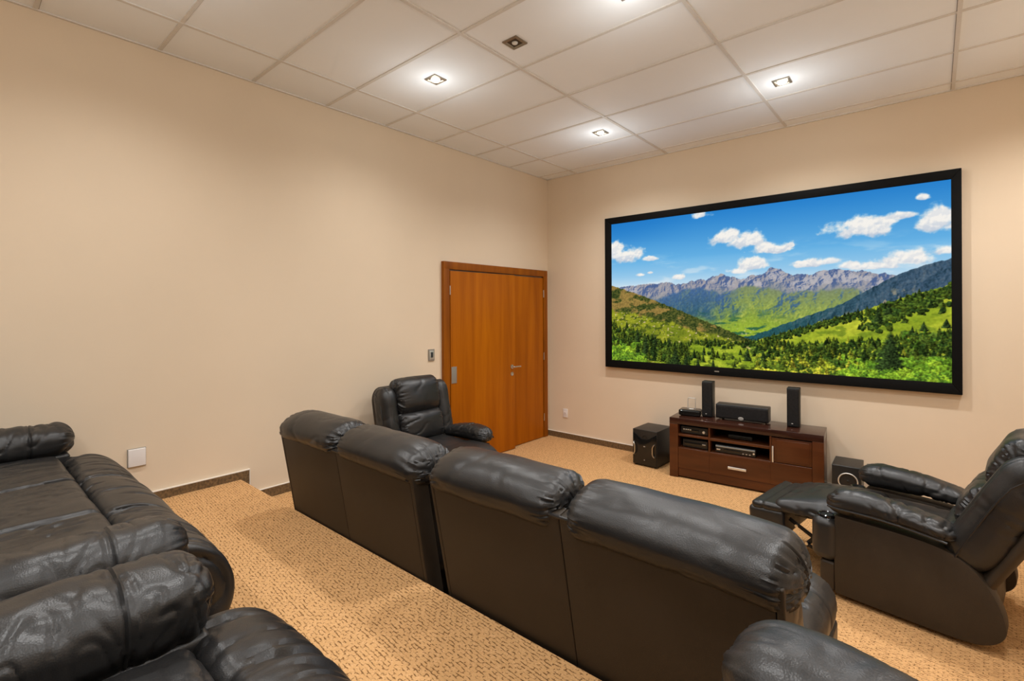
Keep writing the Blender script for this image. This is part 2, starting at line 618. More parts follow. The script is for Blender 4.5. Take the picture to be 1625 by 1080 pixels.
def outlet(loc, label):
    t = thing('wall_outlet', loc, 0, label, 'outlet')
    MB().rbox((0, -.005, 0), (.072, .010, .118), .003, 2).build('plate', M['white_plastic'], t)
    MB().rbox((0, -.011, 0), (.040, .004, .040), .0015, 2).build('socket_insert', M['white_plastic'], t)
    for dx in (-.009, .009, 0):
        MB().cyl((dx, -.0125, .003 if dx == 0 else 0), (dx, -.0138, .003 if dx == 0 else 0), .003, n=10).build('socket_hole', M['cone'], t)


outlet((.296, 0, .344), 'white power outlet low on the wall right of the wooden door')

# ------------------------------------------------------------------ the picture on the screen
def picture(U, Vv):
    """colour (sRGB 0..1) of a green alpine valley at picture coordinates U, Vv (0..1, up)"""
    N = len(U)
    asp = 1.87
    X = U * asp
    rs = np.random.RandomState(5)

    def prof(pts, rough=0., fr=20., seed=0., oct=4):
        a = np.array(pts)
        g = np.linspace(-.01, 1.01, 2400)
        y = np.interp(g, a[:, 0], a[:, 1])
        if rough:
            y = y + rough * fbm(p3(g * asp * fr, seed * 3.3, seed), oct, .6)
        return np.interp(U, g, y)

    def nz(f, seed, sy=1., oct=4, gain=.55, dx=0., dy=0.):
        return fbm(p3((X + dx) * f, (Vv + dy) * f * sy, seed * 7.7), oct, gain)

    def relief(f, seed, sy=1., oct=4, e=.006):
        def h(dx, dy):
            q = p3((X + dx) * f, (Vv + dy) * f * sy, seed * 7.7)
            s = 0; a = 1.
            for k in range(oct):
                s = s + a * (1 - np.abs(perlin(q * 2 ** k + 9.1 * k))); a *= .55
            return s
        return np.clip((h(0, 0) - h(-e, e * .5)) * (.022 / e) * 9 / f, -1, 1)

    def lerp(a, b, k):
        k = np.clip(k, 0, 1)[:, None]
        return np.asarray(a, float) * (1 - k) + np.asarray(b, float) * k

    def c(*q): return np.array(q, float)[None, :] / 255.
    sm = lambda e0, e1, x: (lambda q: q * q * (3 - 2 * q))(np.clip((x - e0) / (e1 - e0), 0, 1))
    RIDGE = [(-0.002, 0.515), (0.025, .517), (0.047, 0.538), (0.087, 0.544), (0.15, 0.548), (0.214, 0.554), (0.267, 0.543), (0.302, 0.544), (0.335, 0.565), (0.364, 0.555), (0.384, 0.576), (0.415, 0.596), (0.446, 0.575), (0.491, 0.56), (0.52, 0.575), (0.548, 0.583), (0.575, 0.615), (0.596, 0.606), (0.622, 0.575), (0.648, 0.566), (0.686, 0.563), (0.707, 0.578), (0.728, 0.588), (0.764, 0.585), (0.792, 0.569), (0.809, 0.572), (0.831, 0.557), (0.884, 0.541), (1.001, 0.526)]
    MID = [(-0.002, 0.375), (0.168, 0.423), (0.285, 0.499), (0.344, 0.513), (0.415, 0.468), (0.491, 0.508), (0.533, 0.501), (0.615, 0.465), (0.667, 0.47), (0.728, 0.466), (0.775, 0.483), (0.82, 0.449), (0.868, 0.464), (1.0, 0.457)]
    LHILL = [(-0.002, 0.55), (0.121, 0.475), (0.241, 0.389), (0.343, 0.31), (0.43, 0.244), (0.518, 0.175), (0.601, 0.105), (1.0, -0.052)]
    LFOR = [(-0.002, 0.375), (0.214, 0.292), (0.367, 0.219), (0.475, 0.173), (0.533, 0.14), (1., .0)]
    RDARK = [(-0.004, -0.079), (0.383, 0.158), (0.519, 0.211), (0.666, 0.327), (0.757, 0.393), (0.831, 0.48), (0.884, 0.541), (0.944, 0.585), (1.001, 0.613)]
    RHILL = [(-0.004, -0.166), (0.46, 0.135), (0.518, 0.175), (0.666, 0.267), (0.83, 0.373), (1.001, 0.492)]
    CLOUDS = [(0.063, 0.755, 0.068, 0.076), (0.02, .775, .045, .085), (0.169, 0.722, 0.041, 0.025), (0.353, 0.979, 0.029, 0.039), (0.439, 0.815, 0.048, 0.067), (0.491, 0.780, 0.060, 0.075), (0.562, 0.725, 0.06, 0.047), (0.626, 0.737, 0.010, 0.019), (0.512, 0.636, 0.05, 0.055), (0.469, 0.600, 0.036, 0.03), (0.67, 0.625, 0.040, 0.030), (0.735, 0.632, 0.022, 0.022), (0.781, 0.600, 0.032, 0.027), (0.80, 0.79, 0.062, 0.068), (0.85, .82, .03, .025), (0.902, 0.845, 0.032, 0.03), (0.94, 0.925, 0.016, 0.022), (0.975, 0.79, 0.044, 0.085), (0.894, 0.615, 0.060, 0.048), (0.84, 0.59, 0.06, 0.03), (0.987, 0.65, 0.024, 0.035), (0.268, 0.583, 0.024, 0.024), (0.121, 0.613, 0.016, 0.015), (0.164, 0.626, 0.013, 0.013)]
    g = np.clip((Vv - .52) / .48, 0, 1)
    col = lerp(c(182, 216, 238), c(104, 178, 228), g / .42)
    col = lerp(col, c(40, 128, 204), (g - .38) / .62)
    col = lerp(col, c(28, 116, 196), sm(.4, .0, U) * sm(.5, 1., g) * .5)
    # clouds: soft billows, flat greyer undersides
    dens = np.full(N, -1.); und = np.zeros(N); uw = np.full(N, 1e-9)
    n1 = nz(9, 1, 1.15, 5, .58)
    for (cu, cv, a, b) in CLOUDS:
        dv = (Vv - cv) / b
        dq = np.where(dv < 0, dv * 1.8, dv)
        one = 1.05 - np.sqrt(((U - cu) / (a * 1.1)) ** 2 + dq ** 2)
        wk = np.exp(6 * np.clip(one, -2, 1))
        uw = uw + wk; und = und + wk * np.clip(.3 - dv, 0, 1)
        dens = np.maximum(dens, one)
    und = und / uw
    dd = np.where(dens > -.55, dens + .55 * n1, -1)
    ck = sm(-.08, .42, dd)
    bil = np.clip(.5 + 1.1 * (nz(14, 2, 1.1, 4) - nz(14, 2, 1.1, 4, .55, .006, -.012)) * 2., 0, 1)
    ccol = lerp(c(250, 244, 236), c(190, 200, 216), np.clip(und * .75 + (1 - bil) * .45 - .15, 0, .9))
    col = lerp(col, ccol, ck * .97)
    wisp = sm(.1, .8, nz(4, 3, 4., 4)) * sm(.82, .56, Vv)
    col = lerp(col, c(238, 240, 240), wisp * .5)
    col = lerp(col, c(226, 232, 236), sm(.62, .50, Vv) * .45)
    # far range
    yr = prof(RIDGE, .010, 24, 1, 5)
    m = sm(-.0012, .0012, yr - Vv)
    dep = np.clip((yr - Vv) / .13, 0, 1)
    sh = relief(7, 4, 1.1, 5)
    rock = lerp(c(122, 128, 150), c(196, 182, 172), np.clip(.45 + sh * 1.1, 0, 1))
    rock = lerp(rock, c(58, 84, 138), np.clip(-sh * 1.8 - .10 + .35 * (1 - dep), 0, 1) * .85)
    snow = sm(.15, .5, nz(12, 5, 1.3, 4) + .45 * sm(.50, .66, U) * sm(.9, .78, U) - 1.1 * np.abs(dep - .38)) * sm(-.5, .1, sh)
    rock = lerp(rock, c(232, 220, 212), snow * .6)
    rock = lerp(rock, c(140, 146, 128), sm(.45, 1., dep) * .55)
    rock = lerp(rock, c(104, 120, 156), np.full(N, .30))
    col = lerp(col, rock, m)
    # mid range
    ym = prof(MID, .012, 18, 2, 4)
    m = sm(-.012, .010, ym - Vv)
    dep = np.clip((ym - Vv) / .30, 0, 1)
    sh = relief(3.0, 8, 1.1, 5) * .8
    left = sm(.45, .34, U + .10 * nz(4, 7))
    green = lerp(c(128, 142, 104), c(136, 160, 62), dep * 1.6)
    green = lerp(green, c(184, 192, 92), np.clip(sh * 1.2, 0, 1) * sm(.05, .5, dep) * .8)
    blue = lerp(c(72, 104, 148), c(54, 92, 108), dep * 1.6)
    blue = lerp(blue, c(118, 140, 126), np.clip(sh * 1.1, 0, 1) * .7)
    k = np.clip(left + np.clip(-sh * 1.6 - .1, 0, 1) * sm(.85, .2, dep) * .95, 0, 1)
    mid = lerp(green, blue, k * sm(.92, .5, dep))
    mid = lerp(mid, c(150, 178, 52), sm(.55, .92, dep) * .9)
    mid = lerp(mid, c(40, 90, 70), sm(.16, .36, nz(10, 11, 4., 5)) * sm(.4, .7, dep) * .85)
    mid = lerp(mid, c(206, 200, 150), sm(.5, .7, nz(40, 12, 2.5, 3)) * sm(.7, .9, dep) * .7)
    mid = mid * (1 + .10 * nz(70, 13, 1, 2))[:, None]
    col = lerp(col, mid, m)
    # dark slope, right
    yd = prof(RDARK, .005, 30, 3, 4)
    m = sm(-.002, .002, yd - Vv)
    dep = np.clip((yd - Vv) / .22, 0, 1)
    sh = relief(9, 14, .8, 5)
    dk = lerp(c(62, 86, 108), c(40, 86, 90), sm(.92, .55, U))
    dk = lerp(dk, c(98, 112, 122), np.clip(sh * 1.2, 0, 1) * .7 * sm(.5, .7, U))
    dk = lerp(dk, c(28, 52, 66), np.clip(-sh * 1.5, 0, 1) * .75)
    dk = lerp(dk, c(168, 154, 124), sm(.22, .45, nz(18, 15, .7, 4)) * sm(.68, .75, U) * sm(.97, .84, U) * sm(.2, .4, dep) * sm(1., .7, dep) * .85)
    dk = dk * (1 + .12 * nz(80, 16, 1, 2))[:, None]
    col = lerp(col, dk, m)
    # bright meadow, right
    yh = prof(RHILL, .008, 34, 4, 4)
    m = sm(-.002, .002, yh - Vv)
    dep = np.clip((yh - Vv) / .25, 0, 1)
    V2 = Vv - .65 * (U - .6)
    band = fbm(p3(X * 3, V2 * 14, 3.3), 4)
    me = lerp(c(138, 158, 40), c(190, 196, 58), .5 + .9 * band)
    me = lerp(me, c(104, 128, 36), sm(.1, .5, nz(11, 16, 2.5, 4)) * .7)
    me = me * (1 + .12 * nz(60, 18, 1.5, 3))[:, None]
    col = lerp(col, me, m)
    # left hillside
    yl = prof(LHILL, .005, 40, 5, 4)
    m = sm(-.002, .002, yl - Vv)
    yf = prof(LFOR, .02, 14, 6, 4)
    fine = nz(75, 19, 1.2, 3)
    ho = lerp(c(46, 62, 28), c(92, 94, 44), .45 + fine)
    ho = lerp(ho, c(168, 134, 72), sm(.05, .5, nz(10, 20, 1.8, 5, .6) + .55 * sm(.24, .05, U) - .15) * .8)
    gr = lerp(c(156, 160, 44), c(112, 126, 34), .5 + nz(7, 21, 2.5, 5, .65))
    gr = lerp(gr, c(66, 80, 28), sm(.15, .4, nz(24, 22, 1.6, 4)) * .8)
    gr = lerp(gr, c(214, 192, 146), sm(.5, .62, nz(52, 23, 1.4, 2)) * .9)
    col = lerp(col, lerp(gr, ho, sm(-.012, .012, Vv - yf)) * (1 + .14 * fine)[:, None], m)
    # valley bottom meadow, centre
    m = sm(.06, .0, np.abs(U - .42) - .10 - .7 * np.clip(.15 - Vv, 0, 1)) * sm(.165, .140, Vv)
    fm = lerp(c(172, 186, 54), c(124, 148, 36), .5 + 1.1 * nz(8, 24, 2.6, 5, .62))
    fm = lerp(fm, c(72, 90, 30), sm(.18, .36, nz(24, 25, 1.6, 4)) * .75)
    fm = lerp(fm, c(226, 196, 154), sm(.006, .0015, np.abs(U - (.505 + .5 * np.clip(.15 - Vv, 0, 1) + .012 * np.sin(Vv * 80)))) * sm(.16, .13, Vv) * .8)
    col = lerp(col, fm * (1 + .12 * fine)[:, None], m)
    # woods: single crowns painted from far to near
    order = []

    def wood_(u0, u1, vtop, vbot, n, r0, r1, conif, pal):
        for _ in range(n):
            u = rs.uniform(u0, u1)
            vt = np.interp(u, *vtop) if isinstance(vtop, tuple) else vtop
            vb = np.interp(u, *vbot) if isinstance(vbot, tuple) else vbot
            if vt <= vb: continue
            v = rs.uniform(vb, vt)
            k = np.clip(1 - v / .25, 0, 1)
            order.append((v, u, (r0 + (r1 - r0) * k) * rs.uniform(.7, 1.3), rs.uniform() < conif, pal[rs.randint(len(pal))], rs.uniform(-20, 20)))
    dkp = [(40, 60, 24), (52, 70, 26), (34, 52, 24), (66, 84, 32), (58, 72, 24)]
    olv = [(120, 126, 36), (148, 150, 44), (96, 112, 34), (74, 92, 30), (170, 164, 50)]
    grn = [(92, 122, 34), (74, 106, 30), (112, 138, 38), (62, 92, 30)]
    rf = ([.49, .533, .634, .72, .814, .893, 1.0], [.105, .158, .150, .172, .190, .205, .245])
    wood_(.0, .30, ([0, .12, .24, .30], [.27, .195, .12, .09]), ([0, .12, .3], [.09, .06, .0]), 330, .008, .016, .55, dkp + olv[2:4])
    wood_(.0, .14, .115, -.02, 90, .012, .022, .0, grn)
    wood_(.52, 1.0, rf, ([.52, .6, .8, 1.], [.11, .06, .07, .09]), 800, .007, .015, .35, dkp + dkp + olv[1:4])
    wood_(.53, .80, .10, -.02, 240, .010, .016, .15, olv + dkp[:3])
    wood_(.76, 1.0, .085, -.03, 190, .012, .022, .0, grn)
    wood_(.90, 1.0, .24, .10, 110, .010, .018, .15, dkp + grn[3:])
    # scattered trees on the slopes
    for _ in range(420):
        u = rs.uniform(.55, 1.0)
        top = np.interp(u, [p[0] for p in RHILL], [p[1] for p in RHILL])
        v = top - abs(rs.normal(0, .05 if u > .8 else .015)) - .004
        if v < np.interp(u, *rf): continue
        order.append((v, u, rs.uniform(.003, .007) * (1.3 if u > .85 else 1), rs.uniform() < .4, dkp[rs.randint(5)], 0))
    for _ in range(150):
        u = rs.uniform(.82, 1.0); v = .25 + (u - .80) * 1.0 + rs.normal(0, .022)
        order.append((v, u, rs.uniform(.005, .010), False, dkp[rs.randint(5)], 0))
    for _ in range(110):
        u = rs.uniform(.16, .56); v = np.interp(u, [.16, .56], [.16, .165]) - abs(rs.normal(0, .016)) - (.03 if u < .3 else 0)
        order.append((v, u, rs.uniform(.004, .008), rs.uniform() < .6, dkp[rs.randint(5)], 0))
    for _ in range(60):
        u = rs.uniform(.16, .66); order.append((rs.uniform(-.01, .10), u, rs.uniform(.005, .011), rs.uniform() < .55, (dkp + olv[2:4])[rs.randint(7)], 0))
    TREES = [(0.872, 0.02, 0.262, 0.042), (0.919, 0.227, 0.284, 0.008), (0.868, 0.329, 0.403, 0.011), (0.844, 0.291, 0.385, 0.013), (0.257, -0.01, 0.118, 0.025), (0.236, 0.1, 0.18, 0.014), (0.11, 0.122, 0.249, 0.013), (0.181, 0.111, 0.201, 0.013), (0.144, 0.058, 0.191, 0.015), (0.066, 0.23, 0.289, 0.009), (0.359, 0.073, 0.134, 0.008), (0.387, 0.083, 0.136, 0.007), (0.5, 0.051, 0.138, 0.013), (0.547, 0.035, 0.12, 0.015), (0.296, -0.005, 0.074, 0.012), (0.338, -0.002, 0.055, 0.008), (0.39, 0.0, 0.056, 0.007), (0.46, 0.005, 0.043, 0.006), (0.943, 0.252, 0.305, 0.011), (0.989, 0.271, 0.318, 0.012)]
    for (tu, tb, tt, w) in TREES:
        order.append((tb, tu, w, (tb, tt), (44, 62, 32), 0))
    order.sort(key=lambda q: -q[0])
    leafn = nz(95, 71, 1.1, 2, .6); edge = nz(60, 72, 1., 2)
    srt = np.argsort(U, kind='stable'); Us = U[srt]
    for (v, u, r, con, pc_, j) in order:
        a = np.searchsorted(Us, u - r * 1.5); b = np.searchsorted(Us, u + r * 1.5)
        ii = srt[a:b]
        if con is False:
            h = r * asp
            ii = ii[np.abs(Vv[ii] - v) < h * 1.4]
            if not len(ii): continue
            du = (U[ii] - u) / r; dv = (Vv[ii] - v) / h
            q = np.sqrt(du * du + dv * dv) + .35 * edge[ii]
            k = np.clip((1 - q) * 5, 0, 1)
            sh = np.clip(.5 + .38 * dv - .22 * du + .55 * leafn[ii], 0, 1.2)
        else:
            tb, tt = con if isinstance(con, tuple) else (v - r * 1.6, v + r * 4.2)
            ii = ii[(Vv[ii] > tb) & (Vv[ii] < tt)]
            if not len(ii): continue
            hh = (Vv[ii] - tb) / (tt - tb)
            du = (U[ii] - u) / r
            half = (1 - hh) ** .9 * (1 + .16 * np.sin(hh * 46)) + .05
            k = np.clip((half - np.abs(du) + .25 * edge[ii] * half) * 5, 0, 1)
            sh = np.clip(.38 - .35 * du / np.maximum(half, .2) + .6 * leafn[ii], 0, 1.2)
        base = np.array(pc_, float) / 255.
        lit = np.clip(base[None, :] * (.42 + 1.05 * sh)[:, None] + np.array([.03, .03, 0])[None, :] * sh[:, None], 0, 1)
        col[ii] = col[ii] * (1 - k[:, None]) + lit * k[:, None]
    return np.clip(col, 0, 1)


def build_screen():
    t = thing('projection_screen', (0, 0, 0), 0, 'wide black framed screen on the front wall showing a green mountain valley', 'screen')
    xo0, xo1, zo0, zo1 = .952, 4.304, 1.03, 2.912
    xi0, xi1, zi0, zi1 = 1.042, 4.2385, 1.122, 2.83
    t.location = ((xo0 + xo1) / 2, 0, zo0)
    cx, cz = t.location.x, zo0
    D = .06
    # mitred frame of four rails with a slight bevel
    prof = lambda k: None
    for nm, pts in (('frame_rail', [(xo0, zo1), (xo1, zo1), (xi1, zi1), (xi0, zi1)]), ('frame_rail', [(xo0, zo0), (xi0, zi0), (xi1, zi0), (xo1, zo0)]),
                    ('frame_rail', [(xo0, zo0), (xo0, zo1), (xi0, zi1), (xi0, zi0)]), ('frame_rail', [(xo1, zo0), (xi1, zi0), (xi1, zi1), (xo1, zo1)])):
        f = MB().prism([(a - cx, b - cz) for a, b in pts], -D, -.004)
        f.build(nm, M['screen_frame'], t, bevel=.005)
    lg = MB().rbox((2.33 - cx, -D - .001, 1.075 - cz), (.05, .003, .012), .001, 1)
    tag(lg.build('maker_badge', M['grey_plastic'], t), 'tiny grey badge')
    nx, nz_ = 760, 406
    uu = np.linspace(0, 1, nx); vv = np.linspace(0, 1, nz_)
    UU, VV = np.meshgrid(uu, vv)
    pc = picture(UU.ravel(), VV.ravel())
    V = np.stack([xi0 - .004 + UU.ravel() * (xi1 - xi0 + .008) - cx, np.full(nx * nz_, -.046), zi0 - .004 + VV.ravel() * (zi1 - zi0 + .008) - cz], -1)
    me = bpy.data.meshes.new('picture_surface')
    idx = np.arange(nx * nz_).reshape(nz_, nx)
    Q = np.stack([idx[:-1, :-1], idx[:-1, 1:], idx[1:, 1:], idx[1:, :-1]], -1).reshape(-1, 4)
    me.vertices.add(len(V)); me.vertices.foreach_set('co', V.ravel())
    me.loops.add(Q.size); me.loops.foreach_set('vertex_index', Q.ravel())
    me.polygons.add(len(Q)); me.polygons.foreach_set('loop_start', np.arange(0, Q.size, 4)); 
    me.update(calc_edges=True); me.validate()
    lin = np.where(pc <= .04045, pc / 12.92, ((pc + .055) / 1.055) ** 2.4)
    at = me.color_attributes.new('picture', 'FLOAT_COLOR', 'POINT')
    at.data.foreach_set('color', np.concatenate([lin, np.ones((len(lin), 1))], 1).ravel())
    m = bpy.data.materials.new('screen_picture'); m.use_nodes = True
    n = m.node_tree; n.nodes.clear()
    o = n.nodes.new('ShaderNodeOutputMaterial'); e = n.nodes.new('ShaderNodeEmission'); a = n.nodes.new('ShaderNodeAttribute')
    a.attribute_name = 'picture'
    e.inputs[1].default_value = 1.0
    n.links.new(a.outputs['Color'], e.inputs[0]); n.links.new(e.outputs[0], o.inputs[0])
    me.materials.append(m)
    ob = bpy.data.objects.new('picture_surface', me); COL.objects.link(ob); ob.parent = t
    tag(ob, 'glowing picture of a green valley under blue sky')
    MB().box(((xi0 + xi1) / 2 - cx, -.021, (zi0 + zi1) / 2 - cz), (xi1 - xi0 + .02, .036, zi1 - zi0 + .02)).build('backing', M['screen_frame'], t, smooth=False)


build_screen()

# ------------------------------------------------------------------ TV cabinet
CA = R(4.8)
CW, CD, CH = 1.378, .40, .62
cab_o = Vector((2.007, -.565, 0)); ex = Vector((math.cos(CA), math.sin(CA), 0)); ey = Vector((-math.sin(CA), math.cos(CA), 0))


def cabw(x, y, z=0.):
    """cabinet coordinates (x from the left end, y behind the front face) -> room"""
    p = cab_o + ex * x + ey * y
    return (p.x, p.y, z)


cb = thing('tv_cabinet', cabw(CW / 2, CD / 2), CA, 'low dark cherry wood TV cabinet under the screen', 'cabinet')
hx, hy_ = CW / 2, CD / 2


def cbx(x0, x1, y0, y1, z0, z1, mb=None, r=.003):
    mb = mb or MB()
    return mb.rbox(((x0 + x1) / 2 - hx, (y0 + y1) / 2 - hy_, (z0 + z1) / 2), (x1 - x0, y1 - y0, z1 - z0), r, 2)


cbx(0, CW, 0, CD, CH - .062, CH).build('cabinet_top', M['cab_top'], cb)
cbx(0, .087, .001, CD - .001, 0, CH - .0625).build('side_panel', M['cab'], cb)
cbx(1.288, CW, .001, CD - .001, 0, CH - .0625).build('side_panel', M['cab'], cb)
cbx(.0875, 1.2875, CD - .02, CD - .004, .05, CH - .063).build('back_panel', M['cab_in'], cb)
cbx(.0875, 1.2875, .012, .05, .018, .100).build('plinth', M['cab'], cb)
cbx(.389, .407, .008, CD - .022, .102, CH - .063).build('divider', M['cab'], cb)
cbx(.942, .960, .008, CD - .022, .102, CH - .063).build('divider', M['cab'], cb)
cbx(.0875, .3885, .008, CD - .022, .434, .456).build('shelf', M['cab'], cb)
cbx(.4075, .9415, .008, CD - .022, .430, .456).build('shelf', M['cab'], cb)
cbx(.0875, 1.2875, .030, CD - .022, .300, .3155).build('shelf', M['cab'], cb)
for a, b_, hnd in ((.0885, .3975, 0), (.3995, .9505, 1), (.9525, 1.2865, 0)):
    o = cbx(a, b_, .006, .026, .1025, .3125).build('drawer', M['cab'], cb)
    if hnd:
        q = MB()
        q.rbox((.661 - hx, -.016 - hy_, .196), (.165, .010, .024), .003, 2)
        q.box((.60 - hx, -.004 - hy_, .196), (.012, .022, .014)).box((.722 - hx, -.004 - hy_, .196), (.012, .022, .014))
        tag(q.build('drawer_handle', M['silver'], o), 'silver bar handle')
dd = MB()
cbx(.9625, 1.2865, .010, .024, .3185, .545, dd)
dob = dd.build('cabinet_door', M['cab'], cb)
q = MB()
cbx(1.0, 1.262, .006, .0105, .338, .528, q, .002)
q.build('door_panel', M['cab'], dob)
q = MB().rbox((.972 - hx, -.010 - hy_, .393), (.014, .010, .150), .003, 2).box((.972 - hx, .002 - hy_, .335), (.008, .018, .010)).box((.972 - hx, .002 - hy_, .45), (.008, .018, .010))
tag(q.build('cabinet_door_handle', M['silver'], dob), 'upright silver bar handle')


# players on the shelves
def player(name, x0, x1, y0, depth, z0, h, label, cat, style):
    t = thing(name, cabw((x0 + x1) / 2, y0 + depth / 2, z0), CA, label, cat)
    w = x1 - x0
    MB().rbox((0, 0, h / 2 + .004), (w, depth, h - .004), .004, 2).build('housing', M['black_plastic'], t)
    for sx in (-1, 1):
        for sy in (-1, 1):
            MB().cyl((sx * (w / 2 - .03), sy * (depth / 2 - .03), 0), (sx * (w / 2 - .03), sy * (depth / 2 - .03), .006), .012, n=12).build('foot', M['cone'], t)
    fy = -depth / 2
    if style == 'knobs':
        k = MB()
        k.cyl((w * .36, fy + .002, h * .5), (w * .36, fy - .014, h * .5), .013, n=20)
        tag(k.build('dial', M['silver'], t), 'round silver dial')
        for i in range(4):
            tag(MB().rbox((-w * .38 + i * .022, fy - .002, h * .62), (.016, .006, .010), .001, 1).build('button', M['silver'], t), 'silver button')
        MB().rbox((0, fy - .001, h * .55), (w * .34, .004, h * .32), .001, 1).build('display', M['black_gloss'], t)
    elif style == 'disc':
        tag(MB().rbox((0, fy - .003, h * .86), (w * .985, .008, h * .20), .002, 2).build('fascia_strip', M['display'], t), 'bright silver blue strip')
        MB().rbox((-.02, fy - .002, h * .48), (w * .45, .004, h * .22), .001, 1).build('disc_tray', M['black_gloss'], t)
        tag(MB().rbox((-w * .42, fy - .003, h * .45), (.035, .006, .012), .001, 1).build('power_button', M['silver'], t), 'silver power button')
        tag(MB().cyl((w * .46, fy + .002, h * .50), (w * .46, fy - .007, h * .50), .009, n=16).build('dial', M['silver'], t), 'round silver dial')
        for i in range(3):
            tag(MB().rbox((w * .20 + i * .03, fy - .002, h * .30), (.014, .005, .007), .001, 1).build('button', M['silver'], t), 'small silver button')
    elif style == 'box':
        MB().rbox((0, fy - .002, h * .5), (w * .9, .005, h * .5), .001, 1).build('front_panel', M['black_gloss'], t)
        k = MB().rbox((w * .36, fy - .005, h * .62), (.035, .004, .008), .001, 1)
        tag(k.build('button', M['silver'], t), 'small silver button')
    else:
        MB().rbox((0, fy - .002, h * .5), (w * .9, .005, h * .5), .001, 1).build('front_panel', M['black_gloss'], t)
    return t


player('stereo_receiver', .105, .375, .05, .26, .456, .075, 'black receiver with silver buttons on the upper left cabinet shelf', 'receiver', 'knobs')
player('set_top_box', .125, .372, .05, .24, .3155, .082, 'plain dark box on the lower left cabinet shelf', 'set-top box', 'box')
player('disc_player', .452, .818, .035, .28, .3155, .078, 'disc player with bright silver blue strip on the lower middle cabinet shelf', 'disc player', 'disc')
player('media_box', .56, .78, .09, .2, .456, .04, 'slim black box on the upper middle cabinet shelf', 'media box', 'plain')


# speakers on top
def satellite(x, y, label):
    t = thing('bookshelf_speaker', cabw(x, y, CH), CA, label, 'speaker', 'tall black speakers on the TV cabinet')
    w, d, h = .108, .125, .372
    MB().rbox((0, .01, h / 2), (w, d - .02, h), .006, 3).build('enclosure', M['black_vinyl'], t)
    g = MB().cushion((0, -d / 2 + .004, h / 2), (w / 2 - .004, .014, h / 2 - .005), (.02, .012, .012), (4, 2, 6), 4)
    g.build('grille', M['cloth'], t)
    tag(MB().rbox((w / 2 + .0005, .02, h / 2), (.003, .03, h - .03), .001, 1).build('lit_side_strip', M['side_lit'], t), 'grey strip painted as the lit side')  # paler strip puts the light on the side face into the colour
    b = MB().rbox((-.005, -d / 2 - .0105, .036), (.014, .003, .008), .001, 1)
    tag(b.build('badge', M['silver'], t), 'tiny silver badge')


satellite(.325, .275, 'tall black box speaker on the left half of the cabinet, beside the flat dock')
satellite(1.115, .275, 'tall black box speaker on the right half of the cabinet top')
t = thing('center_speaker', cabw(.665, .235, CH), CA, 'long black horizontal speaker lying on the middle of the cabinet top', 'speaker')
MB().rbox((0, .02, .086), (.49, .15, .145), .008, 3).build('enclosure', M['black_vinyl'], t)
MB().cushion((0, -.062, .086), (.238, .014, .068), (.03, .012, .02), (8, 2, 4), 4).build('grille', M['cloth'], t)
tag(MB().lathe([(.012, 0), (.016, .003), (.012, .004), (.0, .004)], 20, Matrix.Translation((.0, -.0755, .036)) @ Matrix.Rotation(R(90), 4, 'X') @ Matrix.Scale(1.6, 4, (1, 0, 0))).build('badge', M['silver'], t), 'small silver badge')
for sx in (-.2, .2):
    for sy in (-.03, .07):
        MB().cyl((sx, sy, 0), (sx, sy, .016), .014, n=14).build('foot', M['grey_plastic'], t)
# dock
t = thing('media_dock', cabw(.155, .22, CH), CA + R(6), 'small flat black dock with thin upright frame on the left end of the cabinet', 'dock')
MB().cushion((0, 0, .036), (.112, .085, .032), (.03, .03, .018), (6, 6, 2), 4).build('housing', M['black_gloss'], t)
q = MB().tube([(-.030, .02, .06), (-.030, .024, .172), (-.025, .024, .180), (.042, .024, .180), (.047, .024, .172), (.047, .02, .06)], .0045, 8)
tag(q.build('upright_frame', M['silver'], t), 'thin upright metal frame')
q = MB().rbox((.010, .0, .068), (.05, .03, .008), .002, 2)
tag(q.build('cradle', M['silver'], t), 'silver cradle')
for sx in (-.08, .08):
    MB().cyl((sx, 0, 0), (sx, 0, .006), .02, n=14).build('foot', M['cone'], t)

# left subwoofer with two bent handles
t = thing('subwoofer', (1.675, -.262, 0), R(-1), 'black floor subwoofer with two silver handles at the left of the TV cabinet', 'subwoofer')
w, d, h = .292, .375, .402
MB().rbox((0, 0, h / 2 + .008), (w, d, h - .008), .005, 2).build('enclosure', M['black_vinyl'], t)
fp = MB()
fy = -d / 2
poly = [(-w / 2 + .006, .022), (w / 2 - .006, .022), (w / 2 - .006, h - .03), (.07, h - .075), (.035, h - .098), (-.035, h - .098), (-.07, h - .075), (-w / 2 + .006, h - .03)]
fp.prism(poly, fy - .010, fy + .001).build('front_plate', M['black_gloss'], t, bevel=.003)
q = MB().lathe([(.0, -.004), (.022, -.004), (.026, .004), (.030, .004), (.030, 0)], 28, Matrix.Translation((0, fy - .0015, h - .085)) @ Matrix.Rotation(R(90), 4, 'X'))
q.build('port', M['cone'], t)
for sx in (-1, 1):
    xx = sx * (w / 2 - .035); o_ = sx * .012
    pts = [(xx + o_, fy - .008, .125), (xx + o_, fy - .03, .128), (xx, fy - .034, .145), (xx - sx * .006, fy - .034, .165), (xx - sx * .006, fy - .034, .225), (xx, fy - .034, .245), (xx + o_, fy - .03, .262), (xx + o_, fy - .008, .265)]
    tag(MB().tube(pts, .006, 10).build('handle', M['steel'], t), 'bent silver handle')
for bz_, bw_ in ((.225, .020), (.075, .010)):
    tag(MB().rbox((0, fy - .0115, bz_), (bw_, .004, .008), .001, 1).build('badge', M['silver'], t), 'tiny silver badge')
for sx in (-1, 1):
    for sy in (-1, 1):
        MB().cyl((sx * (w / 2 - .03), sy * (d / 2 - .03), 0), (sx * (w / 2 - .03), sy * (d / 2 - .03), .012), .018, n=14).build('foot', M['cone'], t)

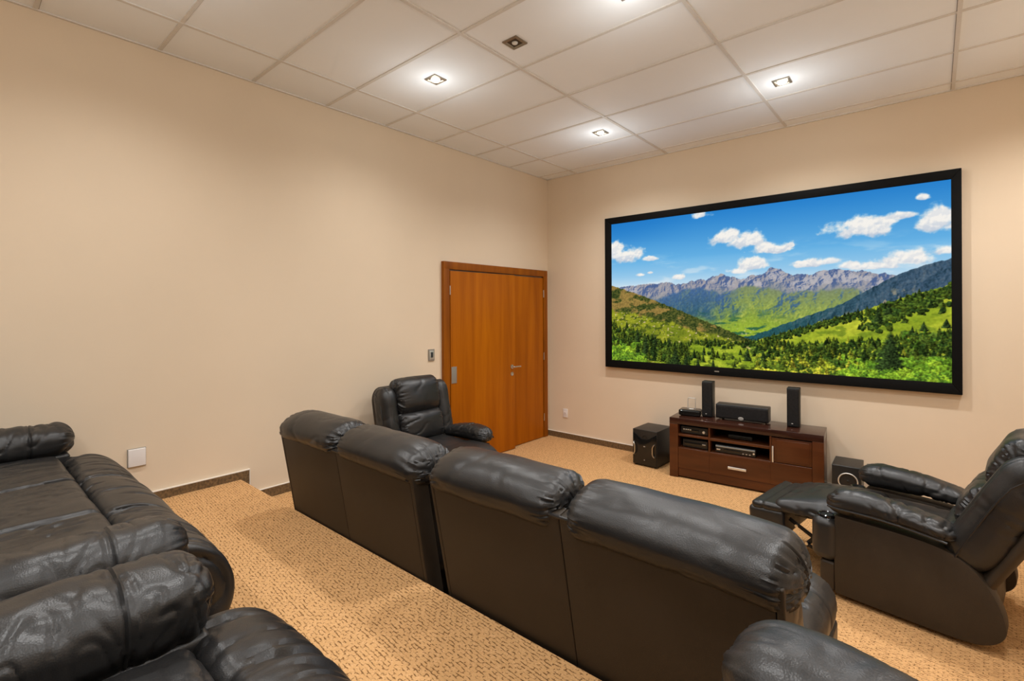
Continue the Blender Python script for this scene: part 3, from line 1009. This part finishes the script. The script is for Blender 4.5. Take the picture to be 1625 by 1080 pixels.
# right subwoofer with a ringed driver
t = thing('subwoofer', (3.535, -.255, 0), R(2), 'black cube subwoofer with round ringed driver between cabinet and reclined armchair', 'subwoofer')
w, d, h = .215, .31, .372
MB().rbox((0, 0, h / 2 + .006), (w, d, h - .006), .005, 2).build('enclosure', M['black_vinyl'], t)
fy = -d / 2
MB().rbox((0, fy - .004, h / 2 + .006), (w - .004, .010, h - .012), .003, 2).build('front_plate', M['black_plastic'], t)
Mr = Matrix.Translation((.012, fy - .009, h * .66)) @ Matrix.Rotation(R(90), 4, 'X')
tag(MB().lathe([(.064, 0), (.066, .004), (.070, .006), (.074, .004), (.075, 0)], 40, Mr).build('ring', M['silver'], t), 'thin silver ring')
MB().lathe([(.064, .002), (.056, .003), (.050, -.001), (.03, -.004), (.018, -.0045), (.012, .000), (.0, .002)], 40, Mr).build('driver', M['cone'], t)
tag(MB().rbox((.008, fy - .013, h * .66 - .05), (.018, .004, .008), .001, 1).build('badge', M['silver'], t), 'tiny silver badge')
for sx in (-1, 1):
    for sy in (-1, 1):
        MB().cyl((sx * (w / 2 - .03), sy * (d / 2 - .03), 0), (sx * (w / 2 - .03), sy * (d / 2 - .03), .010), .016, n=14).build('foot', M['cone'], t)
q = MB().tube([(3.66, -.085, .34), (3.69, -.05, .335), (3.72, -.022, .29), (3.76, -.012, .20), (3.80, -.024, .09), (3.84, -.04, .006), (3.95, -.06, .004)], .004, 8)
tag(q.build('power_cord', M['grey_plastic']), 'thin cord hanging down the wall behind the ringed subwoofer', 'cord')

# ------------------------------------------------------------------ ceiling downlights
LIGHTS = []


def downlight(x, y, lit, label, power):
    t = thing('ceiling_downlight', (x, y, H), 0, label, 'ceiling light', None)
    fr = MB()
    o_, i_ = .062, .044
    V = [];
    ring = []
    for s, z in ((o_, 0), (o_, -.008), (i_ + .004, -.011), (i_, -.008), (i_ - .006, .0)):
        ring.append([(-s, -s, z), (s, -s, z), (s, s, z), (-s, s, z)])
    V = [p for r_ in ring for p in r_]
    F = []
    for k in range(len(ring) - 1):
        for i in range(4):
            F.append((k * 4 + i, k * 4 + (i + 1) % 4, k * 4 + 4 + (i + 1) % 4, k * 4 + 4 + i))
    fr.add(np.array(V, float), F)
    fr.build('frame', M['fixture'], t, smooth=False)
    tag(MB().box((0, 0, -.0015), (i_ * 2 - .002, i_ * 2 - .002, .003)).build('reflector', M['fixture_dark'], t), 'dark inner recess')
    b = MB().lathe([(.0, -.014), (.010, -.0135), (.018, -.011), (.021, -.006), (.021, -.003)] if not lit else [(.0, -.018), (.018, -.017), (.030, -.014), (.036, -.008), (.036, -.003)], 24)
    b.build('bulb', M['bulb_on'] if lit else M['bulb_off'], t)


downlight(1.13, -3.0, True, 'lit square downlight nearest the left wall', 1)
downlight(1.952, -2.993, False, 'unlit dark square downlight in the ceiling', 0)
downlight(2.79, -2.98, True, 'lit square downlight at the top edge of the photo', 1)
downlight(1.514, -1.108, True, 'lit square downlight near the far corner, left of the screen', 1)
downlight(3.202, -1.128, True, 'lit square downlight in the ceiling in front of the screen', 1)


def spot(x, y, p, size=150, blend=.9, z=H - .03, col=(1, .985, .965), rad=.05):
    l = bpy.data.lights.new('downlight_or_added_beam', 'SPOT')
    l.energy = p; l.spot_size = R(size); l.spot_blend = blend; l.color = col; l.shadow_soft_size = rad
    o = bpy.data.objects.new('downlight_or_added_beam', l); COL.objects.link(o)
    o.location = (x, y, z)
    return o


def bulb_or_fill_light(x, y, p, z=H - .05, col=(1, .985, .965), rad=.05):
    l = bpy.data.lights.new('downlight_or_fill_glow', 'POINT')
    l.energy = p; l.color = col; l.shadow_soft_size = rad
    o = bpy.data.objects.new('downlight_or_fill_glow', l); COL.objects.link(o)
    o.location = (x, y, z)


SP = 71.
for (x, y, k) in ((1.13, -3.0, 1.), (2.79, -2.98, 1.), (1.514, -1.108, 1.62), (3.202, -1.128, 1.75), (4.45, -2.98, 1.1), (4.85, -1.13, 1.5)):  # the right-hand pair is added out of view, without fixtures
    spot(x, y, SP * k)
    if x < 4.8:
        bulb_or_fill_light(x, y, .55)
        bulb_or_fill_light(x, y, 4.0, H - .38, (.86, .96, 1.0), .14)  # added fill hung under the ceiling to brighten it, not a bulb
for (x, y, k) in ((1.13, -4.9, .85), (2.79, -4.9, 1.15), (4.45, -4.9, .85), (1.13, -6.6, .75), (2.79, -6.6, 1.), (4.45, -6.6, 1.)):  # unseen lamps added for brightness over the back of the room
    spot(x, y, SP * k)
    bulb_or_fill_light(x, y, .55)
    bulb_or_fill_light(x, y, 4.0 if x > 2 else 2.4, H - .38, (.86, .96, 1.0), .14)  # more added ceiling fill, with no fixture


# ------------------------------------------------------------------ seating
def TB(x, z, th):
    """frame of a leaning back: local x forward, z up the back"""
    return Matrix.Translation((x, 0, z)) @ Matrix.Rotation(-th, 4, 'Y')


def recliner(loc, rz, label, lean=12., extended=False, cup=True, seed=0., fat=1., up=0.):
    t = thing('recliner_armchair', loc, rz, label, 'armchair')
    L, LS, LT_ = M['leather'], M['leather_soft'], M['leatherette']
    # side panels: straight front, big round heel at the rear
    prof = [(.36, .035), (.365, .30), (.36, .505), (.10, .50), (-.10, .485), (-.22, .44), (-.30, .36), (-.355, .25), (-.375, .15), (-.35, .085), (-.29, .045), (-.20, .03), (0., .028)]
    pr = []
    P = [Vector(p) for p in prof]
    n = len(P)
    for i in range(n):
        a, b, c, d = P[i - 1], P[i], P[(i + 1) % n], P[(i + 2) % n]
        sharp = i in (0, 1, 2, 12) or (i + 1) % n in (0, 1, 2)
        for k in range(1 if sharp else 4):
            u = k / 4
            if sharp:
                q = b
            else:
                q = .5 * ((2 * b) + (c - a) * u + (2 * a - 5 * b + 4 * c - d) * u * u + (3 * b - a - 3 * c + d) * u ** 3)
            pr.append((q.x, q.y))
    for s in (-1, 1):
        m = MB().prism(pr, s * .40, s * .29)
        m.build('side_panel', LT_, t, bevel=.012)
    # arm pads, thick at the front, thinner towards the back
    for s in (-1, 1):
        def slope(V, N, S):
            V = V.copy()
            k = (S[:, 0] + 1) / 2
            V[:, 2] *= .62 + .38 * np.clip(k * 1.3, 0, 1)
            V[:, 2] += .018 * np.sin(np.clip(k, 0, 1) * PI) - .035 * (1 - k) ** 2
            return V
        m = MB().cushion((.105, s * .345, .582), (.305, .098 * fat, .072 * fat), (.10, .080, .060), (44, 16, 6), 8, (0, 0, .012),
                         chain(slope, folds(seed + s * 2 + 5, 7, .011 if fat == 1 else .004, (.7, 1.7, 1), 4.5, .006, 5.), folds(seed + s * 2 + 15, 12, .006 if fat == 1 else .002, (.6, 1.6, 1), 4.5, .002, 5.), pleats(0, 18, .006, .06, seed, (1,))))
        o = m.build('arm_pad', LS, t)
        pts = []
        for k in range(25):
            x_ = -.16 + k / 24 * .55
            kk = (x_ - .115 + .305) / .61
            pts.append((x_, s * (.345 + .098 * fat * (1 if x_ < .32 else math.sqrt(max(.05, 1 - ((x_ - .32) / .1) ** 2)))), .556 - .034 * (1 - kk) ** 2 + .012 * math.sin(kk * PI)))
        MB().tube(pts, .006, 8).build('piping', M['piping'], o)
    # seat
    MB().cushion((.06, 0, .405 + up), (.30, .268, .085), (.08, .05, .06), (24, 22, 6), 6, (0, 0, .03), folds(seed + 1, 5, .007, (1, 1.6, 1), 6, .006)).build('seat_cushion', LS, t)
    MB().rbox((-.02, 0, .19), (.62, .57, .26), .02, 3).build('base_frame', LT_, t)
    # back
    th = R(lean)
    B = TB(-.20 - (.03 if extended else 0), .42, th)
    MB().cushion((-.100, 0, .195), (.036, .372, .455), (.03, .10, .14), (4, 16, 20), 6, (.02, 0, 0), None, B).build('back_shell', LT_, t)
    for s in (-1, 1):
        m = MB().cushion((.022, s * .315, .30), (.105, .088, .340), (.085, .075, .12), (12, 12, 34), 8, (.01, 0, 0), chain(folds(seed + 9 + s, 7, .009, (1.2, 1, .7), 5, .006), groove(1, s * .03, .006, .006)), B)
        wo = m.build('back_wing', LS, t)
        pts = [tuple(B @ Vector(q)) for q in ((.055, s * .394, .0), (.062, s * .398, .12), (.066, s * .400, .25), (.066, s * .400, .38), (.058, s * .398, .47), (.035, s * .394, .53), (.0, s * .390, .57), (-.04, s * .384, .59))]
        MB().tube(pts, .0055, 8).build('piping', M['piping'], wo)
    m = MB().cushion((.055, 0, .525), (.105, .255, .165), (.085, .06, .10), (8, 24, 14), 8, (.02, 0, .012), chain(folds(seed + 3, 5, .006, (1, 1, .7), 6, .007), pleats(1, 22, .008, .07, seed + 1)), B)
    m.build('headrest_pillow', LS, t)
    m = MB().cushion((.05, 0, .235), (.105, .255, .150), (.085, .06, .085), (8, 24, 14), 8, (.02, 0, .0), chain(folds(seed + 4, 5, .009, (1, 1, .6), 6, .007), pleats(1, 22, .008, .07, seed + 2)), B)
    m.build('lumbar_pillow', LS, t)
    m = MB().cushion((.055, 0, .045), (.095, .255, .075), (.07, .06, .06), (6, 24, 8), 6, (.015, 0, 0), folds(seed + 6, 8, .008, (1, .6, 1), 5, .005), B)
    m.build('lower_pillow', LS, t)
    if extended:
        # leg pad sagging from the seat to the raised foot block
        Lp = .53

        def sag(V, N, S):
            V = V.copy()
            k = (S[:, 0] + 1) / 2
            V[:, 2] += .040 * np.sin(np.clip(k, 0, 1) * PI * .9) - .062 * np.clip(k, 0, 1)
            edge = np.abs(S[:, 1]) ** 5
            V[:, 2] -= .045 * edge * np.sin(np.clip(k, 0, 1) * PI)
            V[:, 1] *= 1 - .08 * k
            return V
        m = MB().cushion((.490, 0, .462), (Lp / 2, .315, .042), (.05, .05, .034), (26, 22, 4), 5, (0, 0, .012), chain(sag, folds(seed + 8, 8, .013, (.7, 1.5, 1), 4.5, .006)))
        m.build('leg_pad', LS, t)
        fb = Matrix.Translation((.795, 0, .300)) @ Matrix.Rotation(R(4), 4, 'Y')
        ft = MB().cushion((0, 0, 0), (.115, .300, .090), (.028, .03, .03), (4, 8, 3), 4, (0, 0, 0), None, fb)
        fo = ft.build('foot_block', L, t)
        m = MB().cushion((-.012, 0, .100), (.105, .302, .028), (.03, .03, .024), (10, 16, 3), 5, (0, 0, .008), chain(folds(seed + 2, 9, .005, (2, .6, 1), 6, .003), groove(0, .03, .008, .008)), fb)
        m.build('foot_pad', LS, fo)
        # scissor linkage on both sides
        for s in (-1, 1):
            y_ = s * .225
            for (a, b, wd, off) in (((.34, .16), (.66, .33), .026, 0), ((.40, .40), (.56, .21), .026, .012), ((.42, .40), (.62, .385), .020, .022), ((.56, .21), (.42, .17), .022, .022)):
                a = Vector((a[0], y_ + s * off, a[1])); b = Vector((b[0], y_ + s * off, b[1]))
                d_ = (b - a); ang = math.atan2(d_.z, d_.x)
                Mm = Matrix.Translation((a + b) / 2) @ Matrix.Rotation(-ang, 4, 'Y')
                MB().rbox((0, 0, 0), (d_.length + wd, .008, wd), .003, 1, Mm).build('linkage_bar', M['black_metal'], t)
            for a in ((.50, .245), (.56, .215), (.40, .195), (.62, .31)):
                MB().cyl((a[0], y_ - .008, a[1]), (a[0], y_ + s * .030, a[1]), .010, n=12).build('rivet', M['steel'], t)
    else:
        Lp = .62 + up * 2
        m = MB().cushion((.22, 0, .455 + up), (Lp / 2, .285, .052), (.06, .06, .042), (34, 22, 4), 5, (0, 0, .014),
                         chain(folds(seed + 8, 6, .006, (1.6, .7, 1), 6, .005), bend(.14 + up * 2, .14, 95, Lp)))
        m.build('leg_pad', LS, t)
        MB().rbox((.42, 0, .27), (.10, .56, .22), .02, 3).build('foot_block', LT_, t)
    if cup:
        # cup holder built into the front of the left arm
        for s in (1, -1):
            cx_, cy_ = .415, s * .345
            m = MB().cushion((cx_, cy_, .345), (.072, .076, .130), (.055, .055, .05), (4, 4, 8), 6)
            o = m.build('arm_front', L, t)
            hm = Matrix.Translation((cx_, cy_, .476)) @ Matrix.Scale(1.0, 4)
            tag(MB().lathe([(.034, -.004), (.036, .006), (.042, .009), (.048, .006), (.050, -.006)], 32, hm).build('cup_holder_rim', M['black_gloss'], o), 'oval cup holder rim')
            MB().lathe([(.035, .004), (.033, -.0), (.0, -.0005)], 32, hm).build('cup_well', M['cone'], o)
            MB().rbox((.40, cy_, .125), (.085, .10, .175), .02, 3).build('plinth_block', LT_, t)
    for sx in (-.22, .22):
        for sy in (-.25, .25):
            MB().cyl((sx, sy, 0), (sx, sy, .065), .022, n=14).build('foot', M['cone'], t)
    return t


def sofa(name, loc, rz, label, cat, n, seat_w, arm_w, ear=0., zp=.965, xb=-.47, front=.48, lean=.16, fat=1., arm_front=.30, crease=.16, seed=0., head=True, seams=True, roll=.024):
    """front row / back row sofas. local +x is forward, +y to the left as one sits; rear face of the back at x = xb on the floor"""
    t = thing(name, loc, rz, label, cat)
    L, LS, LT_ = M['leather'], M['leather_soft'], M['leatherette']
    W = n * seat_w + 2 * arm_w
    th = math.atan(lean)
    B = TB(xb, 0, th)
    zt = zp / math.cos(th)
    nb = 2 if n == 2 else n
    # rear panel, sewn from two pieces, with a lighter strip down each side
    m = MB()
    for k in range(nb):
        w_ = (W - .044) / nb
        yy = -W / 2 + .022 + w_ * (k + .5)
        m.rbox((.030, yy, (zt + .05) / 2), (.060, w_ - .0015, zt - .05), .006, 3, B)
    for s in (-1, 1):
        m.rbox((.045, s * (W / 2 - .011), (zt + .05) / 2), (.090, .0215, zt - .05), .006, 3, B)
    bp = m.build('back_panel', LT_, t)
    q = MB().tube([tuple(B @ Vector((.004, y_, zt - .004))) for y_ in np.linspace(-W / 2 + .01, W / 2 - .01, 12)], .007, 8)
    q.build('piping', M['piping'], bp)
    # head rolls and back cushions
    for k in range(nb):
        w_ = W / nb
        yy = -W / 2 + w_ * (k + .5)
        out = []
        if k == 0: out.append(-1)
        if k == nb - 1: out.append(1)

        def droop(V, N, S, out=tuple(out), w_=w_):
            V = V.copy()
            for e in out:        # the outer end of a roll sinks and narrows
                kk = np.clip((e * V[:, 1] - w_ * .22) / (w_ * .28), 0, 1) ** 2
                V[:, 2] -= .030 * kk
                V[:, 0] += .01 * kk
            return V
        oh = .018 * len(out) / 2 + .010 * len(out)       # a roll overhangs the outer edge of the panel
        sh = (oh if 1 in out else 0) - (oh if -1 in out else 0)
        m = MB().cushion((.118, yy + sh, zt + roll), (.140, w_ / 2 - .003 + (oh if len(out) == 1 else 0), .088), (.130, .075, .080), (10, 30, 8), 9, (0, 0, .006),
                         chain(droop, folds(seed + k, 5, .0045, (1, 1.0, 1), 7, .005, 4.), pleats(1, 26, .009, .075, seed + k)), B)
        m.build('headrest', LS, t)
        m = MB().cushion((.185, yy, zt * .67), (.115, w_ / 2 - .004, zt * .27), (.09, .07, .10), (8, 24, 18), 7, (.015, 0, 0),
                         chain(folds(seed + k + 20, 5, .007, (1, 1, .7), 6, .006)), B)
        m.build('back_cushion', LS, t)
    # seats and front pads
    x0 = xb + .24
    for k in range(n):
        yy = -W / 2 + arm_w + seat_w * (k + .5)
        e0 = .035 if k == 0 else 0; e1 = .035 if k == n - 1 else 0
        m = MB().cushion(((x0 + crease) / 2, yy + (e1 - e0) / 2, .410), ((crease - x0) / 2 + .004, seat_w / 2 - .0015 + (e0 + e1) / 2, .088), (.05, .035, .055), (40, 48, 4), 6, (0, 0, .012),
                         chain(folds(seed + 30 + k, 7, .010, (2.4, .7, 1), 5, .006, 4.), folds(seed + 90 + k, 13, .005, (1.4, .8, 1), 5, 0., 4.)))
        m.build('seat_cushion', LS, t)
        Lp = (front - crease) + .36
        straight = front - crease - .16
        m = MB().cushion((crease + .0, yy, .425), (Lp / 2, seat_w / 2 - .001 + ear, .058), (.05, .030, .05), (84, 64, 4), 6, (0, 0, .010),
                         chain(folds(seed + 40 + k, 7, .016, (2.6, .5, 1), 4., .005, 5.), folds(seed + 80 + k, 12, .007, (3., .5, 1), 4., .0, 6.), groove(1, 0.0, .006, .006), bend(max(straight, .03), .16, 105, Lp)), Matrix.Translation((-.0, 0, 0)))
        m.build('footrest_pad', LS, t)
    MB().rbox(((x0 + front) / 2 - .06, 0, .20), (front - x0 - .16, W - 2 * arm_w - .02, .26), .03, 3).build('base_frame', LT_, t)
    MB().cushion((front - .12, 0, .24), (.085, (W - 2 * arm_w) / 2 - .02, .13), (.05, .02, .06), (4, 8, 4), 4).build('foot_board', L, t)
    # arms
    a0 = xb + .20
    for s in (-1, 1):
        yy = s * (W / 2 - arm_w / 2)
        MB().rbox(((a0 + arm_front) / 2 - .01, s * (W / 2 - arm_w / 2 + .012), .26), (arm_front - a0 + .02, arm_w - .036, .45), .02, 3).build('side_panel', L, t)
        la = (arm_front + .03 - a0) / 2
        m = MB().cushion((a0 + la, yy, .555), (la, arm_w / 2 - .004, .100 * fat), (.085, arm_w / 2 - .02, .090 * fat), (70, 14, 4), 12, (0, 0, .006),
                         chain(folds(seed + 60 + s, 6, .009, (.8, 1.6, 1), 5, .009, 6.), folds(seed + 70 + s, 11, .006, (.6, 1.6, 1.2), 4.5, .003, 4.), groove(0, (la - .20, la - .215), .004, .006) if seams else (lambda V, N, S: V), pleats(0, 16, .006, .05, seed + s, (1,))))
        m.build('arm_pad', LS, t)
    for sx in (xb + .14, front - .3):
        for sy in (-W / 2 + .08, W / 2 - .08):
            MB().cyl((sx, sy, 0), (sx, sy, .075), .022, n=14).build('foot', M['cone'], t)
    return t


U90 = R(90)
# front row: two sofas seen from behind, standing on the lower floor
sofa('recliner_sofa', (.884 + .689, -3.492, 0), U90, 'black leather two-seat sofa seen from behind, nearer the left wall', 'sofa', 2, .469, .22, 0., .965, lean=.17, seed=1.3)
sofa('recliner_sofa', (2.405 + .7125, -3.472, 0), U90, 'large black leather two-seat sofa seen from behind in the middle foreground', 'sofa', 2, .4825, .23, 0., 1.02, front=.50, lean=.20, roll=-.010, seed=4.7)
# back row on the platform
sofa('recliner_sofa', (1.215, -5.28, PZ), U90, 'black leather three-seat sofa on the platform against the left wall', 'sofa', 3, .60, .275, 0., 1.0, xb=-.58, front=.385, arm_front=.205, crease=.15, seed=9.1)
sofa('recliner_armchair', (3.035, -5.28, PZ), U90, 'black leather armchair with fat rolled arm in the bottom left corner, beside the three-seat sofa', 'armchair', 1, .58, .30, .14, 1.0, xb=-.58, front=.355, arm_front=.17, crease=.12, fat=1.1, seed=12.9)
# armchairs
recliner((.59, -2.60, 0), R(0), 'black leather armchair with puffy pillow back in front of the wooden door', 12., False, False, 2.2, 1., .045)
recliner((4.077, -1.705, 0), R(172), 'black leather armchair reclined with raised footrest at the right edge', 27., True, True, 5.5)
recliner((4.165, -4.90, PZ), R(172), 'black leather armchair on the platform, only one rolled arm showing at the bottom edge', 12., False, False, 7.9, 1.2)

# ------------------------------------------------------------------ camera and view
cd = bpy.data.cameras.new('camera'); cam = bpy.data.objects.new('camera', cd); COL.objects.link(cam)
yaw, roll = .711, -.005
cam.location = (4.126, -5.561, 1.748)
cam.rotation_euler = (Matrix.Rotation(yaw, 4, 'Z') @ Matrix.Rotation(R(90), 4, 'X') @ Matrix.Rotation(roll, 4, 'Z')).to_euler()
cd.sensor_fit = 'HORIZONTAL'; cd.sensor_width = 36.
cd.lens = 777.4 / 1625 * 36
cd.shift_y = -(540 - 492.8) / 1625
cd.clip_start = .02
SC.camera = cam

w = bpy.data.worlds.new('world'); SC.world = w; w.use_nodes = True
w.node_tree.nodes['Background'].inputs[0].default_value = (.05, .045, .04, 1)
vs = SC.view_settings
vs.view_transform = 'Standard'; vs.look = 'None'; vs.exposure = 0; vs.gamma = 1; vs.use_curve_mapping = False
